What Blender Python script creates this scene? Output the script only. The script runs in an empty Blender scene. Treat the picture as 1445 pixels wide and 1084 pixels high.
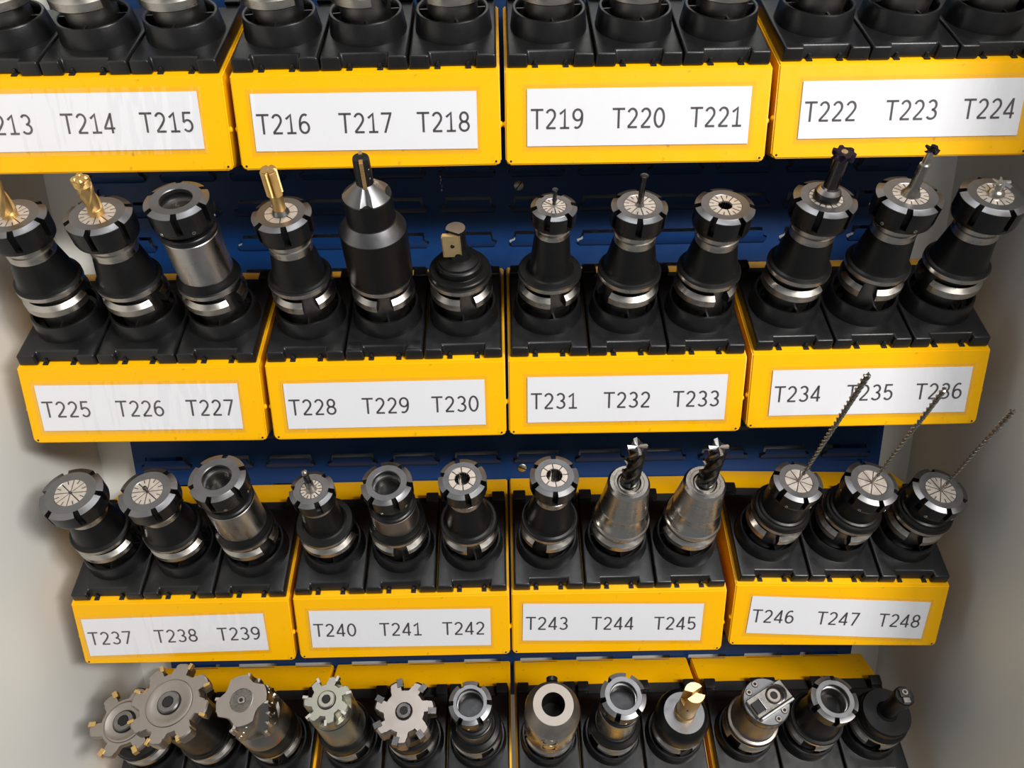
import bpy, bmesh, math, random
from mathutils import Matrix, Vector
random.seed(7)
PI = math.pi
sc = bpy.context.scene
COL = sc.collection

# ---------------------------------------------------------------- camera
YAW, PITCH, ROLL, FPX = 0.00815065, 0.30996967, -0.01588147, 1050.0
def cam_axes(yaw, pitch, roll):
    cy, sy, cp, sp, cr, sr = math.cos(yaw), math.sin(yaw), math.cos(pitch), math.sin(pitch), math.cos(roll), math.sin(roll)
    fw = Vector((sy*cp, cy*cp, -sp)); rt = Vector((cy, -sy, 0)); up = rt.cross(fw)
    return rt*cr+up*sr, -rt*sr+up*cr, fw
r_, u_, f_ = cam_axes(YAW, PITCH, ROLL)
cd = bpy.data.cameras.new('camera'); cam = bpy.data.objects.new('camera', cd); COL.objects.link(cam)
M = Matrix.Identity(4)
for i in range(3):
    M[i][0], M[i][1], M[i][2] = r_[i], u_[i], -f_[i]
M[0][3], M[1][3], M[2][3] = -0.000934, -0.729131, -0.064957
cam.matrix_world = M
cd.sensor_fit = 'HORIZONTAL'; cd.sensor_width = 36.0; cd.lens = FPX/1445*36; cd.clip_start = 0.02; cd.clip_end = 50
sc.camera = cam
# ---------------------------------------------------------------- world, lamps, exposure
w = bpy.data.worlds.new('world'); sc.world = w; w.use_nodes = True
bg = w.node_tree.nodes['Background']; bg.inputs[0].default_value = (0.92, 0.96, 1.0, 1); bg.inputs[1].default_value = 0.20
def area(name, loc, target, sx, sy, power, col):
    l = bpy.data.lights.new(name, 'AREA'); l.shape = 'RECTANGLE'; l.size = sx; l.size_y = sy; l.energy = power; l.color = col
    o = bpy.data.objects.new(name, l); COL.objects.link(o); o.location = loc
    o.rotation_euler = (Vector(target)-Vector(loc)).to_track_quat('-Z', 'Y').to_euler()
    return o
area('workshop_lamp_right', (1.60, -1.90, 0.90), (0, 0, -0.5), 0.60, 0.35, 55, (1.0, 0.97, 0.93))
area('workshop_lamp_front', (0.88, -1.95, 0.98), (0, 0, -0.5), 0.62, 0.32, 28, (1.0, 0.98, 0.95))
area('ceiling_lamp', (0.1, -0.75, 1.75), (0, -0.1, -0.3), 1.3, 0.5, 14, (0.97, 0.98, 1.0))
sc.view_settings.view_transform = 'Standard'; sc.view_settings.look = 'None'
sc.view_settings.gamma = 1.0; sc.view_settings.use_curve_mapping = False
sc.view_settings.exposure = 0.09

# ---------------------------------------------------------------- materials
MATS = {}
def mat(name, col, metal=0.0, rough=0.5, rvar=0.0, cvar=0.0, scale=60.0, stretch=(1, 1, 1), bump=0.0, bscale=None,
        coat=0.0, dirt=None, dirt_amt=0.0, dscale=25.0, spec=0.5):
    m = bpy.data.materials.new(name); m.use_nodes = True; nt = m.node_tree; b = nt.nodes['Principled BSDF']
    b.inputs['Metallic'].default_value = metal; b.inputs['Roughness'].default_value = rough
    b.inputs['Coat Weight'].default_value = coat; b.inputs['Specular IOR Level'].default_value = spec
    tc = nt.nodes.new('ShaderNodeTexCoord'); mp = nt.nodes.new('ShaderNodeMapping'); mp.inputs['Scale'].default_value = stretch
    nt.links.new(tc.outputs['Object'], mp.inputs['Vector'])
    nz = nt.nodes.new('ShaderNodeTexNoise'); nz.inputs['Scale'].default_value = scale; nz.inputs['Detail'].default_value = 6
    nt.links.new(mp.outputs[0], nz.inputs['Vector'])
    mx = nt.nodes.new('ShaderNodeMix'); mx.data_type = 'RGBA'
    mx.inputs[6].default_value = tuple(c*(1-cvar) for c in col)+(1,); mx.inputs[7].default_value = tuple(min(1, c*(1+cvar)) for c in col)+(1,)
    nt.links.new(nz.outputs['Fac'], mx.inputs[0]); out = mx.outputs[2]
    if dirt:
        n2 = nt.nodes.new('ShaderNodeTexNoise'); n2.inputs['Scale'].default_value = dscale; n2.inputs['Detail'].default_value = 9
        nt.links.new(tc.outputs['Object'], n2.inputs['Vector'])
        rp = nt.nodes.new('ShaderNodeMapRange'); rp.inputs[1].default_value = 0.66; rp.inputs[2].default_value = 0.80; rp.inputs[4].default_value = dirt_amt
        nt.links.new(n2.outputs['Fac'], rp.inputs[0])
        m2 = nt.nodes.new('ShaderNodeMix'); m2.data_type = 'RGBA'; m2.inputs[7].default_value = tuple(dirt)+(1,)
        nt.links.new(out, m2.inputs[6]); nt.links.new(rp.outputs[0], m2.inputs[0]); out = m2.outputs[2]
    nt.links.new(out, b.inputs['Base Color'])
    if rvar:
        rr = nt.nodes.new('ShaderNodeMapRange'); rr.inputs[1].default_value = 0.3; rr.inputs[2].default_value = 0.7
        rr.inputs[3].default_value = max(0.03, rough-rvar); rr.inputs[4].default_value = rough+rvar
        nt.links.new(nz.outputs['Fac'], rr.inputs[0]); nt.links.new(rr.outputs[0], b.inputs['Roughness'])
    if bump:
        n3 = nt.nodes.new('ShaderNodeTexNoise'); n3.inputs['Scale'].default_value = bscale or scale; n3.inputs['Detail'].default_value = 3
        nt.links.new(mp.outputs[0], n3.inputs['Vector'])
        bp = nt.nodes.new('ShaderNodeBump'); bp.inputs['Strength'].default_value = bump; bp.inputs['Distance'].default_value = 0.001
        nt.links.new(n3.outputs['Fac'], bp.inputs['Height']); nt.links.new(bp.outputs[0], b.inputs['Normal'])
    MATS[name] = m
    return m
YEL = mat('yellow_powder_coat', (0.90, 0.45, 0.0), 0, 0.38, 0.06, 0.02, 40, bump=0.06, bscale=350, dirt=(0.16, 0.09, 0.01), dirt_amt=0.6, dscale=120, spec=0.28)
BLU = mat('blue_powder_coat', (0.0006, 0.033, 0.145), 0, 0.40, 0.04, 0.05, 60, bump=0.12, bscale=420, spec=0.35)
PLA = mat('black_plastic', (0.0065, 0.0065, 0.0072), 0, 0.34, 0.06, 0.15, 90, bump=0.08, bscale=900, spec=0.5)
PLD = mat('black_plastic_shadow_gap', (0.003, 0.003, 0.003), 0, 0.6)
OXI = mat('black_oxide_steel', (0.011, 0.0105, 0.0105), 0.45, 0.36, 0.07, 0.25, 70, spec=0.35)
OXD = mat('dark_matt_steel', (0.010, 0.010, 0.010), 0.3, 0.40, 0.06, 0.2, 60)
NUT = mat('grey_satin_nut_steel', (0.19, 0.19, 0.195), 1.0, 0.40, 0.05, 0.12, 90)
NUB = mat('black_satin_nut_steel', (0.020, 0.020, 0.021), 0.6, 0.30, 0.06, 0.2, 90)
STL = mat('worn_bright_steel', (0.47, 0.44, 0.40), 1.0, 0.30, 0.12, 0.30, 55, (1, 1, 2.5), dirt=(0.10, 0.08, 0.06), dirt_amt=0.7, dscale=70)
GRD = mat('ground_bright_steel', (0.50, 0.47, 0.43), 1.0, 0.27, 0.04, 0.08, 30, (1, 1, 4))
SCU = mat('scuffed_silver_steel', (0.46, 0.44, 0.42), 1.0, 0.33, 0.10, 0.35, 26, (3, 3, 1), dirt=(0.14, 0.12, 0.11), dirt_amt=0.8, dscale=45)
DRM = mat('dull_brushed_steel', (0.20, 0.19, 0.18), 1.0, 0.38, 0.08, 0.3, 60)
BRN = mat('bronzed_grey_steel', (0.30, 0.27, 0.24), 1.0, 0.36, 0.08, 0.15, 45)
TAN = mat('warm_nickel_cutter_steel', (0.33, 0.29, 0.26), 1.0, 0.38, 0.05, 0.10, 60)
OLV = mat('tarnished_nickel_steel', (0.36, 0.35, 0.29), 1.0, 0.36, 0.10, 0.22, 60)
COL_ = mat('pale_collet_steel', (0.56, 0.50, 0.44), 0.65, 0.42, 0.08, 0.22, 220)
GLD = mat('gold_titanium_coating', (0.62, 0.40, 0.15), 0.9, 0.40, 0.06, 0.15, 120)
GLB = mat('pale_gold_insert', (0.86, 0.62, 0.30), 0.9, 0.32, 0.05, 0.1, 150)
CRB = mat('dark_carbide', (0.075, 0.070, 0.068), 1.0, 0.28, 0.08, 0.2, 140)
CRL = mat('grey_carbide', (0.30, 0.28, 0.25), 1.0, 0.30, 0.08, 0.2, 140)
PUR = mat('violet_black_coating', (0.07, 0.05, 0.085), 1.0, 0.3, 0.06, 0.3, 200)
FAC = mat('turned_face_steel', (0.36, 0.32, 0.28), 1.0, 0.50, 0.06, 0.2, 60)
BRI = mat('bright_cut_steel', (0.60, 0.60, 0.59), 1.0, 0.34)
BLK = mat('black_slot', (0.004, 0.004, 0.004), 0, 0.7)
GRY = mat('light_grey_cabinet_paint', (0.70, 0.70, 0.66), 0, 0.45, 0.05, 0.02, 8, bump=0.05, bscale=300)
PAP = mat('white_label_paper', (0.80, 0.80, 0.83), 0, 0.6, 0, 0.01, 30)
INK = mat('dark_grey_print', (0.055, 0.045, 0.05), 0, 0.6)
RED = mat('red_paint_dot', (0.7, 0.02, 0.01), 0, 0.4)
BRS = mat('screw_zinc', (0.45, 0.44, 0.38), 1.0, 0.35, 0.08, 0.2, 200)
# clear laminate over the printed labels
FLM = bpy.data.materials.new('clear_laminate'); FLM.use_nodes = True
nt = FLM.node_tree; nt.nodes.clear()
o_ = nt.nodes.new('ShaderNodeOutputMaterial'); mx = nt.nodes.new('ShaderNodeMixShader'); tr = nt.nodes.new('ShaderNodeBsdfTransparent')
gl = nt.nodes.new('ShaderNodeBsdfGlossy'); gl.inputs['Roughness'].default_value = 0.16; 
tc = nt.nodes.new('ShaderNodeTexCoord'); mp = nt.nodes.new('ShaderNodeMapping'); mp.inputs['Scale'].default_value = (75, 1, 16)
nz = nt.nodes.new('ShaderNodeTexNoise'); nz.inputs['Scale'].default_value = 1.0; nz.inputs['Detail'].default_value = 1.5
bp = nt.nodes.new('ShaderNodeBump'); bp.inputs['Strength'].default_value = 0.9; bp.inputs['Distance'].default_value = 0.004
nt.links.new(tc.outputs['Object'], mp.inputs[0]); nt.links.new(mp.outputs[0], nz.inputs['Vector']); nt.links.new(nz.outputs['Fac'], bp.inputs['Height'])
nt.links.new(bp.outputs[0], gl.inputs['Normal']); mx.inputs[0].default_value = 0.11
nt.links.new(tr.outputs[0], mx.inputs[1]); nt.links.new(gl.outputs[0], mx.inputs[2]); nt.links.new(mx.outputs[0], o_.inputs[0])

# ---------------------------------------------------------------- mesh helpers
class MB:
    """a mesh being collected, with a material slot per material used"""
    def __init__(s): s.bm = bmesh.new(); s.mats = []
    def mi(s, m):
        if m not in s.mats: s.mats.append(m)
        return s.mats.index(m)
    def face(s, vs, m):
        try: f = s.bm.faces.new(vs)
        except ValueError: return None
        f.material_index = s.mi(m); return f
    def box(s, x0, x1, y0, y1, z0, z1, m, mx=None):
        v = [s.bm.verts.new((x, y, z)) for z in (z0, z1) for y in (y0, y1) for x in (x0, x1)]
        if mx:
            for a in v: a.co = mx @ a.co
        for q in ((0, 2, 3, 1), (4, 5, 7, 6), (0, 1, 5, 4), (2, 6, 7, 3), (0, 4, 6, 2), (1, 3, 7, 5)): s.face([v[i] for i in q], m)
        return v
    def lathe(s, prof, m, n=48, mats=None, cap0=True, cap1=True, mx=None, rf=None):
        """prof: list of (r,z) bottom to top; mats: one per segment; rf(angle_index, k, r) may change radius"""
        rings = []
        for k, (r, z) in enumerate(prof):
            if r < 1e-6: rings.append([s.bm.verts.new((0, 0, z))]); continue
            rings.append([s.bm.verts.new(((rf(j, k, r) if rf else r)*math.cos(2*PI*j/n), (rf(j, k, r) if rf else r)*math.sin(2*PI*j/n), z)) for j in range(n)])
        for k in range(len(prof)-1):
            a, b = rings[k], rings[k+1]; mm = mats[k] if mats else m
            for j in range(n):
                j2 = (j+1) % n
                if len(a) == 1 and len(b) == 1: continue
                if len(a) == 1: s.face([a[0], b[j2], b[j]][::-1] if False else [a[0], b[j2], b[j]], mm)
                elif len(b) == 1: s.face([a[j], a[j2], b[0]], mm)
                else: s.face([a[j], a[j2], b[j2], b[j]], mm)
        if cap0 and len(rings[0]) > 1: s.face(rings[0][::-1], mats[0] if mats else m)
        if cap1 and len(rings[-1]) > 1: s.face(rings[-1], mats[-1] if mats else m)
        if mx:
            for rg in rings:
                for v in rg: v.co = mx @ v.co
        return rings
    def sector(s, poly, a0, a1, mats, n=20):
        """closed (r,z) polygon swept from a0 to a1, ends closed"""
        rg = []
        for i in range(n+1):
            a = a0+(a1-a0)*i/n
            rg.append([s.bm.verts.new((r*math.cos(a), r*math.sin(a), z)) for r, z in poly])
        L = len(poly)
        for i in range(n):
            for k in range(L):
                k2 = (k+1) % L
                s.face([rg[i][k], rg[i][k2], rg[i+1][k2], rg[i+1][k]], mats[k])
        s.face(rg[0][::-1], mats[0]); s.face(rg[-1], mats[0])
    def layers(s, lays, m, capm=None, mx=None):
        """list of rings (lists of Vector) joined; caps closed"""
        R = [[s.bm.verts.new(p) for p in l] for l in lays]; n = len(R[0])
        for a, b in zip(R, R[1:]):
            for j in range(n):
                j2 = (j+1) % n; s.face([a[j], a[j2], b[j2], b[j]], m)
        s.face(R[0][::-1], m); s.face(R[-1], capm or m)
        if mx:
            for l in R:
                for v in l: v.co = mx @ v.co
    def prism(s, pts, z0, z1, m, mx=None, top=None):
        s.layers([[Vector((x, y, z0)) for x, y in pts], [Vector((x, y, z1)) for x, y in pts]], m, top, mx)
    def tube(s, pts, r, m, n=8):
        R = []
        for i, p in enumerate(pts):
            d = (pts[min(i+1, len(pts)-1)]-pts[max(i-1, 0)]).normalized(); a = d.orthogonal().normalized(); b = d.cross(a)
            R.append([p+(a*math.cos(2*PI*j/n)+b*math.sin(2*PI*j/n))*r for j in range(n)])
        s.layers(R, m)
    def build(s, name, parent=None, ang=32, bevel=0, bseg=2, loc=None):
        bm = s.bm
        bmesh.ops.recalc_face_normals(bm, faces=bm.faces[:])
        if bevel:
            es = [e for e in bm.edges if len(e.link_faces) == 2 and e.calc_face_angle(0) > math.radians(25)]
            bmesh.ops.bevel(bm, geom=es, offset=bevel, segments=bseg, affect='EDGES', profile=0.6, clamp_overlap=True)
        for f in bm.faces: f.smooth = True
        for e in bm.edges:
            if len(e.link_faces) != 2 or e.calc_face_angle(0) > math.radians(ang): e.smooth = False
        me = bpy.data.meshes.new(name); bm.to_mesh(me); bm.free()
        for m in s.mats: me.materials.append(m)
        o = bpy.data.objects.new(name, me); COL.objects.link(o)
        if parent: o.parent = parent
        if loc: o.location = loc
        return o
def thing(name, label, cat, mtx, group=None):
    o = bpy.data.objects.new(name, None); COL.objects.link(o); o.empty_display_size = 0.02
    o.matrix_world = mtx; o['label'] = label; o['category'] = cat
    if group: o['group'] = group
    return o
def link(name, me, parent, mtx=None):
    o = bpy.data.objects.new(name, me); COL.objects.link(o); o.parent = parent
    if mtx is not None: o.matrix_local = mtx
    return o
T = Matrix.Translation
def RX(a): return Matrix.Rotation(a, 4, 'X')
def RY(a): return Matrix.Rotation(a, 4, 'Y')
def RZ(a): return Matrix.Rotation(a, 4, 'Z')

# ---------------------------------------------------------------- layout of the cabinet
P, W, X0 = 0.25, 0.24453, 0.002714
ROWZ = [0.0, -0.27329, -0.54909, -0.83092]
H, LEAN, LS, TILT, LEDGE = 0.08256, 0.00233, 0.12933, 0.57301, 0.04886
CT, ST = math.cos(TILT), math.sin(TILT)
YB, ZB = LS*CT, LS*ST
YP = YB+LEDGE                       # front of the blue panel
IP, UC = 0.0801, 0.0585             # socket pitch, cup centre up the slope
WL, WR, YW = -0.5367, 0.5354, YP+0.022
ZT, ZF = 0.62, -1.30

def structure(name, x0, x1, y0, y1, z0, z1, m):
    b = MB(); b.box(x0, x1, y0, y1, z0, z1, m); o = b.build(name); o['kind'] = 'structure'; return o
structure('wall_left', WL-0.02, WL, -0.42, YW+0.02, ZF, ZT, GRY)
structure('wall_right', WR, WR+0.02, -0.17, YW+0.02, ZF, ZT, GRY)
structure('wall_back', WL, WR, YW, YW+0.02, ZF, ZT, GRY)

# ---------------------------------------------------------------- blue slotted panel
PX0, PX1 = -0.4816, 0.4832
LX, LZ, LP, LQ = -0.0677-5*0.0797, -0.1207, 0.0797, 0.0398
NX = 12; KZ0, KZ1 = -7, 17
panel = thing('pegboard', 'dark blue slotted metal panel on the cabinet back behind the yellow trays', 'panel', T((0, YP, 0)))
def louver_hole(cx, zt):
    p = [(-0.0262, 0), (0.0262, 0), (0.0276, -0.0086), (0.0325, -0.0104), (0.0325, -0.0120), (0.0285, -0.0183), (-0.0285, -0.0183), (-0.0325, -0.0120), (-0.0325, -0.0104), (-0.0276, -0.0086)]
    return [(cx+x, zt+z) for x, z in p]
round_holes = {(11, 0): (0.4572, -0.1095), (0, 0): (-0.4625, -0.1092), (11, 9): (0.4567, -0.4643), (0, 9): (-0.4625, -0.4643)}
b = MB()
for k in range(KZ0, KZ1+1):
    zt = LZ-LQ*k; za, zb = zt+0.0173, zt-0.0225
    for i in range(NX):
        cx = LX+i*LP+0.0265; xa = PX0 if i == 0 else cx-LP/2; xb = PX1 if i == NX-1 else cx+LP/2
        loops = [[(xa, za), (xb, za), (xb, zb), (xa, zb)], louver_hole(cx, zt)]
        if (i, k) in round_holes:
            hx, hz = round_holes[(i, k)]; loops.append([(hx+0.0042*math.cos(2*PI*j/14), hz+0.0042*math.sin(2*PI*j/14)) for j in range(14)])
        es = []
        for lp in loops:
            vs = [b.bm.verts.new((x, 0, z)) for x, z in lp]
            es += [b.bm.edges.new((vs[j], vs[(j+1) % len(vs)])) for j in range(len(vs))]
        r = bmesh.ops.triangle_fill(b.bm, use_beauty=True, use_dissolve=False, edges=es)
        for f in r['geom']:
            if isinstance(f, bmesh.types.BMFace): f.material_index = b.mi(BLU)
bmesh.ops.remove_doubles(b.bm, verts=b.bm.verts[:], dist=1e-5)
r = bmesh.ops.extrude_face_region(b.bm, geom=b.bm.faces[:])
for v in r['geom']:
    if isinstance(v, bmesh.types.BMVert): v.co.y += 0.0015
sheet = b.build('panel_sheet', panel, ang=20)
# one pressed louver, shared by all
b = MB()
def lring(w0, z, y, t=0.0011): return [Vector((-w0, y, z)), Vector((w0, y, z)), Vector((w0, y+t, z)), Vector((-w0, y+t, z))]
b.layers([lring(0.0285, -0.0183, 0.0), lring(0.0300, -0.0165, -0.0018), lring(0.0312, -0.0140, -0.0034), lring(0.0305, -0.0118, -0.0044), lring(0.0262, -0.0098, -0.0048), lring(0.0248, -0.0032, -0.0050)], BLU)
lv = b.build('louver', panel, ang=50); lme = lv.data
first = True
for k in range(KZ0, KZ1+1):
    for i in range(NX):
        m_ = T((LX+i*LP+0.0265, 0, LZ-LQ*k))
        if first: lv.matrix_local = m_; first = False
        else: link('louver', lme, panel, m_)
b = MB()                                    # chipped paint
for x, z, a, c in ((-.0721, -.0975, .0009, .0016), (-.0717, -.1010, .0007, .0019), (-.0724, -.1045, .0003, .0018), (-.0708, -.1080, .0003, .0022), (-.0712, -.1125, .0012, .0014)):
    b.layers([[Vector((x-a, y, z)), Vector((x, y, z-c)), Vector((x+a*.8, y, z-c*.2)), Vector((x+a*.3, y, z+c))] for y in (-.0002, .0001)], COL_)
b.build('paint_chips', panel)
for x in (PX0+0.031, PX1-0.031):            # uprights the panel is bolted to
    b = MB(); b.box(x-0.022, x+0.022, 0.0022, 0.021, ZF, 0.45, BLU); b.build('upright', panel)
for n_, z in enumerate((-0.1089, -0.4632)):
    o = thing('slotted_screw', ['slotted screw in the blue panel just above the holder over T231', 'slotted screw in the blue panel above the holder over T243'][n_], 'screw', T((0.0178, YP, z)) @ RX(PI/2) @ RZ(0.9-n_*1.3))
    b = MB(); b.lathe([(0.0056, 0.0), (0.0056, 0.0010), (0.0040, 0.0018), (0, 0.0020)], BRS, 20); b.build('screw_head', o)
    b = MB(); b.box(-0.0052, 0.0052, -0.0006, 0.0006, 0.0012, 0.00215, BLK); b.build('screw_slot', o)

# ---------------------------------------------------------------- lettering by strokes
def arc(cx, cy, rx, ry, a0, a1, n=12):
    return [(cx+rx*math.cos(math.radians(a0+(a1-a0)*i/n)), cy+ry*math.sin(math.radians(a0+(a1-a0)*i/n))) for i in range(n+1)]
GL = {'T': ([[(-.01, .955), (.60, .955)], [(.295, .955), (.295, 0)]], .60),
      '0': ([arc(.28, .5, .225, .455, 90, 450, 28)], .56),
      '1': ([[(.06, .74), (.14, .80), (.30, .94), (.30, .045)], [(.07, .045), (.52, .045)]], .56),
      '2': ([arc(.27, .70, .205, .255, 160, -35, 14)+[(.33, .38), (.07, .06)], [(.05, .045), (.51, .045)]], .56),
      '3': ([arc(.26, .725, .195, .23, 150, -90, 14), arc(.26, .275, .225, .23, 90, -150, 14)], .56),
      '4': ([[(.40, 0), (.40, 1.0)], [(.405, .97), (.045, .27)], [(.01, .245), (.54, .245)]], .56),
      '5': ([[(.47, .955), (.12, .955), (.09, .53)]+arc(.27, .32, .215, .275, 135, -145, 16)], .56),
      '6': ([[(.43, .90)]+arc(.33, .50, .26, .455, 80, 180, 10)+[(.07, .33)], arc(.285, .315, .215, .27, 0, 360, 22)], .56),
      '7': ([[(.04, .955), (.50, .955), (.49, .90), (.20, 0)]], .55),
      '8': ([arc(.28, .725, .185, .23, 0, 360, 20), arc(.28, .275, .22, .23, 0, 360, 20)], .56)}
GL['9'] = ([[(.56-x, 1-y) for x, y in st] for st in GL['6'][0]], .56)
def ribbon(b, pts, wd, m, f):
    closed = (abs(pts[0][0]-pts[-1][0])+abs(pts[0][1]-pts[-1][1])) < 1e-4
    if closed: pts = pts[:-1]
    n = len(pts); V = [Vector(p) for p in pts]; L, R = [], []
    for i in range(n):
        a = V[i]-V[i-1] if (i > 0 or closed) else V[1]-V[0]
        c = V[(i+1) % n]-V[i] if (i < n-1 or closed) else V[i]-V[i-1]
        a.normalize(); c.normalize(); nr = Vector((-(a.y+c.y), a.x+c.x)); nr.normalize()
        k = min(1.6, 1/max(0.35, nr.dot(Vector((-a.y, a.x)))))
        L.append(V[i]+nr*wd/2*k); R.append(V[i]-nr*wd/2*k)
    vl = [b.bm.verts.new(f(p)) for p in L]; vr = [b.bm.verts.new(f(p)) for p in R]
    for i in range(n if closed else n-1):
        j = (i+1) % n; b.face([vl[i], vr[i], vr[j], vl[j]], m)
def lettering(txt, cx, cz, hgt, width, y, parent, shear=0.0):
    adv = 0.0; b = MB(); tot = sum(GL[c][1] for c in txt)+0.10*(len(txt)-1); k = width/tot
    for c in txt:
        for st in GL[c][0]:
            ribbon(b, st, 0.108, INK, lambda p, a=adv: Vector((cx-width/2+(p.x+a)*k, y, cz-hgt/2+p.y*hgt)))
        adv += GL[c][1]+0.10
    bmesh.ops.recalc_face_normals(b.bm, faces=b.bm.faces[:])
    for fc in b.bm.faces:
        if fc.normal.y > 0: fc.normal_flip()
    me = bpy.data.meshes.new('lettering'); b.bm.to_mesh(me); b.bm.free(); me.materials.append(INK)
    o = bpy.data.objects.new('lettering', me); COL.objects.link(o); o.parent = parent
    return o

# ---------------------------------------------------------------- yellow trays
TRAY = {(0, 0): (-.4, -.8, 0), (0, 1): (1.1, -.2, .25), (0, 2): (-.2, -.2, -.1), (0, 3): (.1, 1.9, 0),
        (1, 0): (-.1, -.1, -.4), (1, 1): (1.1, -.5, .1), (1, 2): (-1.5, -.3, -.25), (1, 3): (-1.6, 2.5, .1),
        (2, 0): (.9, -.9, -.15), (2, 1): (.8, .6, 0), (2, 2): (-2.2, .8, -.3), (2, 3): (1.0, 3.4, -1.7),
        (3, 0): (0, 0, 0), (3, 1): (0, 0, 0), (3, 2): (0, 0, 0), (3, 3): (0, 0, 0)}
LAB = {(0, 0): (116.5, -38.5, 0), (0, 1): (120.7, -41.7, -.1), (0, 2): (123.3, -41.0, -.15), (0, 3): (126.5, -37.8, .1),
       (1, 0): (117.6, -43.3, -.4), (1, 1): (120.9, -45.0, .23), (1, 2): (121.3, -43.6, -.15), (1, 3): (124.1, -40.5, .1),
       (2, 0): (112.4, -44.0, .9), (2, 1): (120.1, -41.4, -.45), (2, 2): (113.5, -39.4, -1.33), (2, 3): (123.5, -39.4, -3.6)}
def tray_matrix(r, c):
    """world frame of a tray: origin at the middle of the front top fold"""
    dx, dz, th = TRAY[(r, c)]
    base = T((X0+(c-2)*P+W/2+dx*0.001, 0, ROWZ[r]-H/2+dz*0.001))
    return base @ RY(-math.radians(th)) @ T((0, 0, H/2))
def tray_mesh():
    b = MB(); hw = W/2
    prof = [(0.0, 0.0), (YB, ZB), (YP-0.0005, ZB), (YP-0.0005, ZB-0.020), (YB, ZB-0.045), (0.030, -H+0.004), (LEAN, -H)]
    b.layers([[Vector((-hw, y, z)) for y, z in prof], [Vector((hw, y, z)) for y, z in prof]], YEL)
    for e in list(b.bm.edges):           # clipped lower front corners
        pass
    bm = b.bm; bmesh.ops.recalc_face_normals(bm, faces=bm.faces[:])
    ce = [e for e in bm.edges if all(abs(abs(v.co.x)-hw) < 1e-6 for v in e.verts) and e.verts[0].co.x*e.verts[1].co.x > 0
          and {round(v.co.z, 4) for v in e.verts} == {round(-H, 4), round(-H+0.004, 4)}]
    bmesh.ops.bevel(bm, geom=ce, offset=0.0035, segments=1, affect='EDGES')
    es = [e for e in bm.edges if len(e.link_faces) == 2 and e.calc_face_angle(0) > math.radians(18)]
    bmesh.ops.bevel(bm, geom=es, offset=0.0013, segments=2, affect='EDGES', clamp_overlap=True)
    o = b.build('tray_body', None, ang=60); return o
tb = tray_mesh(); tray_me = tb.data; bpy.data.objects.remove(tb)
b = MB(); b.lathe([(0.0030, 0), (0.0030, 0.0008), (0.0018, 0.0022), (0, 0.0026)], YEL, 16); rv = b.build('rivet', None); riv_me = rv.data; bpy.data.objects.remove(rv)
b = MB(); b.lathe([(0.0011, 0), (0.0011, 0.0002)], BLK, 10); rv = b.build('corner_hole', None); hol_me = rv.data; bpy.data.objects.remove(rv)
ordn = ['leftmost', 'second', 'third', 'rightmost']; rown = ['top', 'second', 'third', 'bottom']
for r in range(4):
    for c in range(4):
        nums = ['T%d' % (213+r*12+c*3+i) for i in range(3)] if r < 3 else None
        if nums: lab = 'yellow sheet metal tray with white label reading %s %s %s' % tuple(nums)
        else: lab = 'yellow tray in the lowest row, %s, only its rim in view' % ['at the left end', 'left of the centre gap', 'right of the centre gap', 'at the right end'][c]
        t = thing('tool_tray', lab, 'tray', tray_matrix(r, c), 'yellow tool trays hung on the panel')
        link('tray_body', tray_me, t)
        for sx in (-1, 1): link('rivet', riv_me, t, T((sx*(W/2-0.0004), 0.006, -0.046)) @ RY(sx*PI/2))
        for sx in (-1, 1): link('corner_hole', hol_me, t, T((sx*(W/2-0.0050), LEAN-0.0001, -H+0.0035)) @ RX(PI/2))
        if nums:
            lx, lz, lr = LAB[(r, c)]; th = TRAY[(r, c)][2]
            lm = T((lx*0.001-W/2-TRAY[(r, c)][0]*0.001, 0.0, lz*0.001-TRAY[(r, c)][1]*0.001)) @ RY(-math.radians(lr-th)) @ RX(math.atan2(LEAN, H))
            yb = LEAN*0.5-0.0007
            b = MB(); b.box(-0.1032, 0.1032, yb-0.0003+0, yb, -0.0251, 0.0251, PAP); pl = b.build('paper_label', t); pl.matrix_local = lm
            wtx = 0.0485 if r != 1 else 0.0485
            for i in range(3):
                lettering(nums[i], (-0.0752, 0.0003, 0.0723)[i], -0.0012, 0.0176, wtx, yb-0.0005, pl)
            b = MB(); nx = 60
            rows = [[b.bm.verts.new((-0.1068+0.2136*i/nx, yb-0.0010+0.00012*math.sin(i*0.9+c+r*2+j), z)) for i in range(nx+1)] for j, z in enumerate((-0.0292, 0.0, 0.0292))]
            for j in range(2):
                for i in range(nx): b.face([rows[j][i], rows[j][i+1], rows[j+1][i+1], rows[j+1][i]], FLM)
            fo = b.build('laminate_film', pl)
            if fo.data.polygons[0].normal.y > 0: fo.data.flip_normals()

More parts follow.
